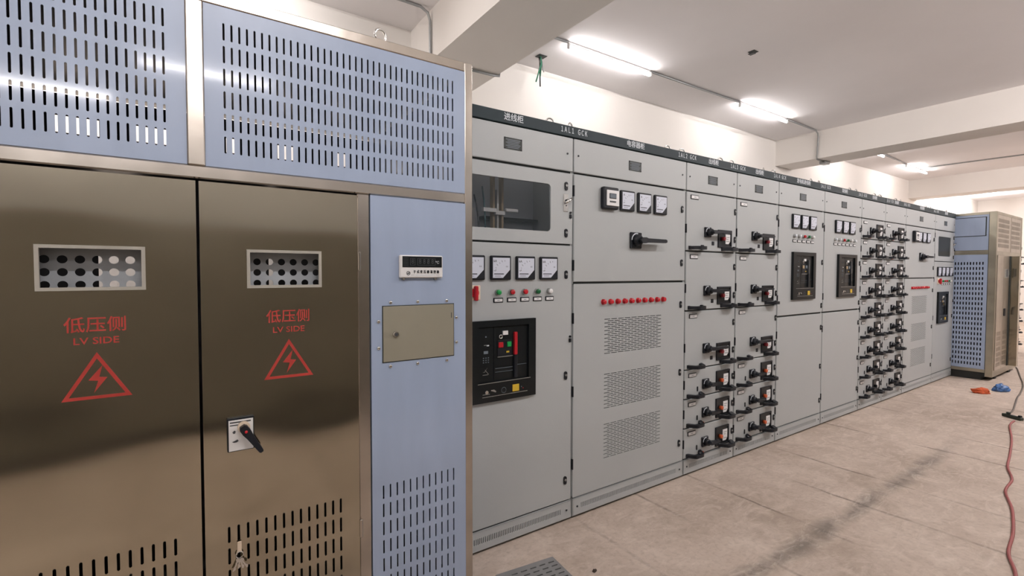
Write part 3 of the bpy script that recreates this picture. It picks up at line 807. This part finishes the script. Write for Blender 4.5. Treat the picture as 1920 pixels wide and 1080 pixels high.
for k in range(6): g.box(.665, .684, YP-.0181, YP-.017, 1.421+k*.0056, 1.4225+k*.0056, 'digit')
put_text(g, '干 式 变 压 器 温 控 器', .0125, .757, 1.3975, YP-.0166, 'black', .86, bold=.0002)
g.box(.694, .708, YP-.0168, YP-.0155, 1.3855, 1.3862, 'digit'); g.box(.798, .812, YP-.0168, YP-.0155, 1.3855, 1.3862, 'digit')
g.box(.714, .792, YP-.0168, YP-.0155, 1.3845, 1.3873, 'plate')
g.ring((.684, YP-.0162, 1.393), .0068, .0013, 'digit', n=18, k=5); g.prism([(.6765, 1.390), (.685, 1.3905), (.692, 1.396), (.684, 1.3955)], YP-.0172, YP-.0155, 'digit')
for x in (.668, .798): g.cyl(x, 1.3705, .004, YP-.012, YP, 'chrome', 10)
TS(bR, 'temperature_controller', g, 'white temperature controller with dark display')
g = G().box(.5875, .8825, YP-.0015, YP+.001, 1.0605, 1.2725, 'dark').box(.5905, .8795, YP-.004, YP-.001, 1.0635, 1.2695, 'cover_steel', .001)
g.cyl(.638, 1.1645, .0125, YP-.012, YP-.003, 'chrome', 20, r2=.010); g.cyl(.638, 1.1645, .0062, YP-.0135, YP-.011, 'digit', 14); g.box(.868, .871, YP-.0046, YP-.003, 1.215, 1.236, 'digit')
TS(bR, 'access_cover', g, 'plain steel access cover with round lock')
for x, z in ((.62, 1.284), (.727, 1.284), (.85, 1.284), (.893, 1.215), (.893, 1.115), (.85, 1.046), (.726, 1.046), (.618, 1.046), (.574, 1.215), (.574, 1.117)):
    child('screw', BRIGHT_SCREW, bR, (x, YP, z))
for x in (-.55, .60):
    child('lifting_eye', EYE, T, Vector((x, Y0+.03, ZT))+OFF, .2)

# keys hanging from a slot in the near door
K = thing('key_bunch', (.119, Y0-.016, .50), 'bunch of silver keys with pale tag hanging from a door slot', 'keys')
child('key_tag', G().box(-.006, .006, -.001, .002, .012, .046, 'cream', .002).done('key_tag'), K, label='pale plastic tag')
child('key_ring', G().ring((0, -.002, .004), .010, .0018, 'chrome', n=18, k=6).done('key_ring'), K)
for k, (a, l) in enumerate(((-.42, .046), (-.12, .036), (.22, .038), (.5, .042))):
    g = G(); g.cyl(0, -.010, .0065, -.001, .001, 'chrome', 12); g.box(-.0022, .0022, -.0009, .0009, -l, -.012, 'chrome'); g.box(.0022, .0045, -.0008, .0008, -l+.003, -l+.011, 'chrome')
    o = child('key', g.done('key'), K, (0, -.004-.0025*k, 0)); o.rotation_euler = (0, -a, 0)

# ------------------------------------------------------------------ far steel enclosure
FX0, FX1, FY0, FY1, FZ = 8.585, 9.97, 1.62, 3.0, 2.195
T2 = thing('transformer_enclosure', ((FX0+FX1)/2, (FY0+FY1)/2, 0), 'far steel enclosure with slotted blue side at the end of the row', 'enclosure', 'steel transformer enclosures')
OF2 = Vector((-(FX0+FX1)/2, -(FY0+FY1)/2, 0))
def FP(name, g, label=None): return child(name, g.done(name), T2, OF2, label=label)
FP('base', G().box(FX0+.01, FX1-.01, FY0+.10, FY1-.02, 0, .13, 'plinth').box(FX0+.005, FX1, FY0+.06, FY0+.10, .045, .13, 'plinth'), 'dark base channel')
for k in range(2): FP('foot', G().box(FX0+.25+.75*k, FX0+.33+.75*k, FY0+.02, FY0+.09, 0, .06, 'plinth'))
FP('frame', G().box(FX0-.004, FX0+.05, FY0-.004, FY0+.07, .05, FZ, 'olive_steel', .004).box(FX1-.05, FX1, FY0-.004, FY0+.06, .05, FZ, 'olive_steel', .003)
   .box(FX0+.05, FX1-.05, FY0-.002, FY0+.05, FZ-.035, FZ, 'olive_steel').box(FX0+.05, FX1-.05, FY0-.002, FY0+.05, 1.635, 1.685, 'olive_steel').box(FX0+.05, FX1-.05, FY0-.002, FY0+.05, .05, .13, 'olive_steel')
   .box(FX0-.002, FX0+.05, FY0+.07, FY1, 1.645, 1.70, 'olive_steel').box(FX0-.002, FX0+.05, FY0+.07, FY1, FZ-.03, FZ, 'olive_steel').box(FX0, FX0+.05, FY1-.05, FY1, .1, FZ, 'olive_steel').box(FX0, FX0+.05, FY0+.07, FY1, .10, .14, 'olive_steel'))
FP('core_housing', G().box(FX0+.12, FX1-.1, FY0+.14, FY1-.05, .131, 2.12, 'inside'))  # added dark box, so the side slots show dark inside
FP('roof', G().box(FX0, FX1, FY0+.05, FY1, FZ-.02, FZ-.002, 'far_steel')); FP('end_panel', G().box(FX1-.03, FX1-.002, FY0+.06, FY1, .1, FZ-.03, 'far_steel')); FP('rear_panel', G().box(FX0+.05, FX1-.03, FY1-.02, FY1, .1, FZ-.03, 'inside'))
# slotted side sheet facing the camera end; local x runs along -y
def side(name, g, label=None):
    o = child(name, g.done(name), T2, Vector((FX0, FY1, 0))+OF2, -PI/2, label); return o
LW = FY1-FY0-.072
rws = [];
for k in range(21):
    cz = .205+k*.0662; rws.append((cz-.033, cz+.033, [(LW-.045-.030*j, .013, .040, cz) for j in range(14)][::-1]))
side('side_panel', G().perf(.0, LW, .142, 1.644, rws, -.002, .002, 'film'), 'blue side sheet full of slots')
side('upper_side_panel', G().box(0, LW, -.002, .004, 1.702, FZ-.032, 'film').box(.60, LW-.02, -.006, -.001, 1.885, FZ-.06, 'dark').box(.60, LW-.03, -.010, -.005, 1.892, FZ-.068, 'film'), 'plain blue sheet with framed cover')
g = G(); xs = [FX0+.10+.021*k for k in range(27)]; rws = []
for k in range(6):
    cz = 1.76+k*.0655; rws.append((cz-.0325, cz+.0325, [(x, .009, .050, cz) for x in xs]))
FP('vent_panel', G().perf(FX0+.05, FX0+.745, 1.686, FZ-.036, rws, FY0, .002, 'far_steel'))
rws = [(a, b_, [(h[0]+.70, h[1], h[2], h[3]) for h in hs[:23]]) for a, b_, hs in rws]
FP('vent_panel', G().perf(FX0+.755, FX1-.05, 1.686, FZ-.036, rws, FY0, .002, 'far_steel'))
FP('centre_post', G().box(FX0+.745, FX0+.755, FY0-.004, FY0+.04, 1.686, FZ-.036, 'frame_steel'))
def fdoor(x0, x1, name='steel_door'):
    g = G(); rws = []; n = max(3, int((x1-x0-.08)/.026))
    for k in range(7):
        cz = .20+k*.0685; rws.append((cz-.034, cz+.034, [(x0+.05+.026*j, .009, .050, cz) for j in range(n)]))
    g.perf(x0, x1, .135, 1.632, rws, FY0-.012, .003, 'far_steel')
    for q in ((x0, x0+.004), (x1-.004, x1)): g.box(q[0], q[1], FY0-.0116, FY0+.01, .135, 1.632, 'far_steel')
    return FP(name, g)
fdoor(FX0+.055, FX0+.36, 'side_door'); d2 = fdoor(FX0+.365, FX0+.66); d3 = fdoor(FX0+.90, FX0+1.12); fdoor(FX0+1.125, FX1-.05, 'side_door')
for d_, x in ((d2, FX0+.44), (d3, FX0+.94)):
    child('window_frame', G().frame(x, x+.15, 1.34, 1.46, x+.01, x+.14, 1.35, 1.45, FY0-.022, FY0-.012, 'zinc').box(x+.01, x+.14, FY0-.014, FY0-.012, 1.35, 1.45, 'digit').done('window_frame'), d_)
    child('switch_plate', G().box(x-.02, x+.06, FY0-.02, FY0-.012, .83, .93, 'black', .002).done('switch_plate'), d_)
FP('open_door', G().box(FX0+.70, FX0+.74, FY0-.10, FY0-.0, .14, 1.63, 'door_steel').box(FX0+.664, FX0+.70, FY0-.02, FY0, .14, 1.63, 'dark'), 'dark edge of a door standing ajar')
FP('inner_panel', G().box(FX0+.745, FX0+.895, FY0+.0, FY0+.02, .14, 1.63, 'far_steel'))

# ------------------------------------------------------------------ lamps, conduits, ceiling bits
def tube_lamp(x0, x1, y, label):
    r = thing('tube_light', ((x0+x1)/2, y, ZC-.012), label, 'light', 'tube lights on the ceiling conduit'); L = x1-x0
    child('lamp_body', G().box(-L/2, L/2, -.011, .011, -.024, -.008, 'lampbody', .003).done('lamp_body'), r)
    child('lamp_tube', G().tube([(-L/2+.02, 0, -.040), (0, 0, -.040), (L/2-.02, 0, -.040)], .013, 'tube', 12).done('lamp_tube'), r, label='glowing white tube')
    for s_ in (-1, 1): child('end_cap', G().box(-.012, .012, -.014, .014, -.056, -.006, 'lampbody', .004).done('end_cap'), r, (s_*(L/2-.008), 0, 0))
tube_lamp(3.03, 4.21, 3.535, 'glowing tube light on the ceiling, nearest the dangling wires')
tube_lamp(5.90, 7.10, 3.515, 'glowing tube light between the dangling wires and the second beam')
tube_lamp(9.46, 10.66, 3.53, 'glowing tube light half hidden by the second beam')
tube_lamp(12.0, 13.2, 3.60, 'glowing tube light beyond the second beam, at the conduit branch')
def area(x, y, L, power, z=ZC-.07, warm=(1, .955, .945)):
    # one lit tube out of the picture: four long faces of a 26 mm tube
    for dy, dz, rx in ((0, -.013, 0), (0, .013, PI), (.013, 0, PI/2), (-.013, 0, -PI/2)):
        li = bpy.data.lights.new('tube_glow', 'AREA'); li.shape = 'RECTANGLE'; li.size = L; li.size_y = .026; li.energy = power/4; li.color = warm
        o = bpy.data.objects.new('ceiling_tube', li); COL.objects.link(o); o.location = (x, y+dy, z+dz); o.rotation_euler = (rx, 0, 0)
PW = 60
for x in (-2.6, -.3): area(x, 3.55, 1.2, PW*1.7)
for x in (15.8, 18.2): area(x, 3.55, 1.2, PW*1.6)
for x, k in ((-2.6, 1.1), (.3, 1.1), (3.6, 1.8), (6.6, 2.2), (9.6, 2.6), (12.5, 2.4), (16.5, 2)): area(x, -.55, 1.2, PW*k, warm=(1, .955, .945) if x < 5 else (1, .925, .92))
area(.22, -2.7, 1.2, PW*.6)
for x, k in ((-1.35, .9), (4.0, 4.5), (7.0, 4.5), (11.0, 3.5)): area(x, -4.2, 1.2, PW*k)

def conduit(pts, label, r=.010, group='steel conduits'):
    o = child('conduit', G().tube(pts, r, 'conduit', 8).done('conduit')); tag(o, label, 'conduit', group); return o
zc = ZC-.012
conduit([(-3.9, 3.75, zc), (1.0, 3.75, zc), (1.62, 3.75, zc), (1.685, 3.75, zc-.03), (1.703, 3.75, zc-.09), (1.705, 3.75, ZB+.02), (1.72, 3.745, ZB-.012), (1.78, 3.73, ZB-.014), (2.3, 3.70, ZB-.014), (2.355, 3.70, ZB-.008), (2.358, 3.68, ZB+.05), (2.358, 3.56, zc-.05), (2.40, 3.54, zc), (3.03, 3.535, zc)],
        'steel conduit bending down the nearest beam behind the near steel enclosure', .011)
conduit([(4.21, 3.535, zc), (5.0, 3.53, zc), (5.90, 3.515, zc)], 'steel conduit on the ceiling linking the two nearest tube lights', .011)
conduit([(7.10, 3.515, zc), (7.6, 3.53, zc), (8.03, 3.54, zc), (8.09, 3.54, zc-.03), (8.115, 3.545, zc-.09), (8.115, 3.56, 3.2), (8.135, 3.565, ZB-.008), (8.19, 3.57, ZB-.012), (8.36, 3.58, ZB-.012)],
        'steel conduit dropping down the face of the second beam', .011)
jb = child('outlet_box', G().box(8.36, 8.50, 3.53, 3.63, ZB-.05, ZB, 'conduit', .006).done('outlet_box')); tag(jb, 'grey outlet box under the second beam', 'outlet box')  # junction box where the conduit ends under the beam
conduit([(10.66, 3.53, zc), (11.4, 3.56, zc), (12.0, 3.60, zc)], 'short steel conduit between the tube lights past the second beam', .012)
conduit([(12.66, 3.56, zc), (12.7, 3.3, zc), (12.8, 2.1, zc), (12.9, .2, zc)], 'steel conduit branching across the ceiling from the farthest tube light', .012)
W_ = thing('dangling_wires', (3.01, 3.93, ZC), 'loose green and white wires hanging from a ceiling hole', 'wires')
child('ceiling_hole_ring', G().box(-.05, .05, -.04, .04, -.006, -.001, 'dark', .002).done('ceiling_hole_ring'), W_)
for k, (dx, l, m_) in enumerate(((-.03, .27, 'wire_green'), (.0, .21, 'wire_green'), (.025, .16, 'conduit'), (-.01, .32, 'wire_black'))):
    pts = [(dx*.3, .01*k, -.003), (dx*.6+.012, .01*k, -l*.3), (dx, .006, -l*.65), (dx*1.5-.02, -.01*k, -l)]
    child('wire', G().tube(pts, .007, m_, 6).done('wire'), W_)
hb = child('junction_box', G().box(4.655, 4.735, 2.63, 2.70, ZC-.004, ZC-.0005, 'dark', .002).box(4.70, 4.745, 2.665, 2.72, ZC-.006, ZC-.0005, 'blacksatin').done('junction_box'))
tag(hb, 'small black box opening in the bare ceiling', 'junction box')

# ------------------------------------------------------------------ on the floor
def smooth(pts, n=6):
    out = []; P_ = [Vector(p) for p in pts]
    for i in range(len(P_)-1):
        a, b_, c, d = P_[max(i-1, 0)], P_[i], P_[i+1], P_[min(i+2, len(P_)-1)]
        for k in range(n):
            t = k/n
            out.append(.5*((2*b_)+(c-a)*t+(2*a-5*b_+4*c-d)*t*t+(3*b_-a-3*c+d)*t**3))
    out.append(P_[-1]); return out
red = [(6.42, 1.05), (6.19, 1.03), (5.7, .955), (5.2, .86), (4.85, .815), (4.58, .76), (4.3, .72), (4.0, .655), (3.64, .59), (3.35, .54), (3.13, .50), (2.7, .42), (2.2, .30)]
o = child('power_cable', G().tube(smooth([(x, y+.012*math.sin(i*2.3), .008) for i, (x, y) in enumerate(red)]), .0075, 'pinkcable', 8).done('power_cable'))
tag(o, 'faded red cable lying along the floor towards the power strip', 'cable')
gry = [(6.68, 1.14), (6.89, 1.14), (7.3, 1.19), (7.7, 1.24), (7.95, 1.26), (8.6, 1.34), (9.3, 1.48), (9.9, 1.60), (10.15, 1.66)]
o = child('power_cable', G().tube(smooth([(x, y, .007) for x, y in gry]), .007, 'greycable', 8).done('power_cable'))
tag(o, 'brown cable running from the power strip to the far enclosure', 'cable')
ps = thing('power_strip', (6.56, 1.085, 0), 'dark green power strip lying on the floor between two cables', 'power strip', rz=1.05); ps.scale = (.66, .66, .66)
child('strip_body', G().box(-.125, .125, -.032, .032, .001, .045, 'stripgreen', .008).done('strip_body'), ps)
for k in range(3): child('socket', G().box(-.09+k*.065, -.045+k*.065, -.02, .02, .044, .048, 'black', .002).done('socket'), ps)
child('plug', G().box(.035, .075, -.02, .02, .048, .078, 'stripgreen', .006).done('plug'), ps); child('plug', G().box(-.115, -.08, -.018, .018, .048, .07, 'black', .005).done('plug'), ps)
def crumple(name, loc, sx, sy, sz, m, rz, label, cat, seed):
    import bmesh
    bm = bmesh.new(); bmesh.ops.create_icosphere(bm, subdivisions=4, radius=1)
    for v in bm.verts:
        n1 = noise.noise(v.co*1.7+Vector((seed, 0, 0))); n2 = noise.noise(v.co*4.5+Vector((0, seed, 0)))
        f = 1+.38*n1+.22*n2
        v.co = Vector((v.co.x*sx*f, v.co.y*sy*f, max(v.co.z*sz*f, -sz*.55)+sz*.55))
    me = bpy.data.meshes.new(name); bm.to_mesh(me); bm.free(); me.materials.append(M[m])
    for p in me.polygons: p.use_smooth = True
    o = child(name, me, None, loc, rz); return tag(o, label, cat)
crumple('work_glove', (7.63, 1.53, .001), .088, .040, .040, 'orangecloth', -.9, 'crumpled orange glove lying on the floor near the far enclosure', 'glove', 3.1)
crumple('plastic_bag', (7.96, 1.42, .001), .078, .05, .055, 'blueplastic', -.6, 'crumpled blue plastic bag on the floor beside the orange glove', 'bag', 8.4)
crumple('paper_scrap', (7.80, 1.50, .001), .05, .02, .010, 'cream', -.8, 'pale scrap of paper between the orange glove and blue bag', 'paper', 5.2)
crumple('pebble', (1.55, 1.60, .001), .012, .008, .006, 'stone', .3, 'small dark pebble on the concrete by the slotted sheet', 'pebble', 1.7)
g = G(); rws = []
for k in range(6):
    hs = [(.035+.03*j, .008, .034, .03+.05*k+.0) for j in range(9)]; rws.append((.005+.05*k, .055+.05*k, hs))
g.perf(0, .30, 0, .31, rws, 0, .004, 'greyplastic')
for j in range(10): g.box(.012+.03*j, .028+.03*j, 0, .004, .31, .328, 'greyplastic')
g.box(0, .30, .0032, .0042, 0, .31, 'dark')
g.v = [(x, -z, .006-y) for x, y, z in g.v]
o = child('slotted_sheet', g.done('slotted_sheet')); o.location = (1.455, 1.795, 0); o.rotation_euler = (0, 0, -1.68)
tag(o, 'grey slotted sheet offcut lying on the concrete floor', 'sheet')

# ------------------------------------------------------------------ camera and world
yaw, pitch, roll, f, h = .97659, .031458, .0015195, 897.0, 1.39442
F = Vector((math.cos(yaw)*math.cos(pitch), math.sin(yaw)*math.cos(pitch), -math.sin(pitch)))
R = Vector((math.sin(yaw), -math.cos(yaw), 0)); U = R.cross(F)
R2 = math.cos(roll)*R+math.sin(roll)*U; U2 = -math.sin(roll)*R+math.cos(roll)*U
cam = bpy.data.cameras.new('camera'); cam.sensor_width = 36; cam.lens = 36*f/1920; cam.clip_start = .02; cam.clip_end = 100
co = bpy.data.objects.new('camera', cam); COL.objects.link(co)
mw = Matrix((R2, U2, -F)).transposed().to_4x4(); mw.translation = (0, 0, h); co.matrix_world = mw
scene.camera = co
wd = bpy.data.worlds.new('world'); scene.world = wd; wd.use_nodes = True
wd.node_tree.nodes['Background'].inputs[0].default_value = (1, .95, .92, 1); wd.node_tree.nodes['Background'].inputs[1].default_value = .05
scene.view_settings.view_transform = 'Standard'; scene.view_settings.look = 'None'; scene.view_settings.gamma = 1; scene.view_settings.use_curve_mapping = False
scene.view_settings.exposure = 0.0
scene.cycles.max_bounces = 8; scene.cycles.diffuse_bounces = 5; scene.cycles.glossy_bounces = 4; scene.cycles.transparent_max_bounces = 8
scene.cycles.use_denoising = True; scene.cycles.caustics_reflective = False; scene.cycles.caustics_refractive = False
scene.cycles.sample_clamp_indirect = 6
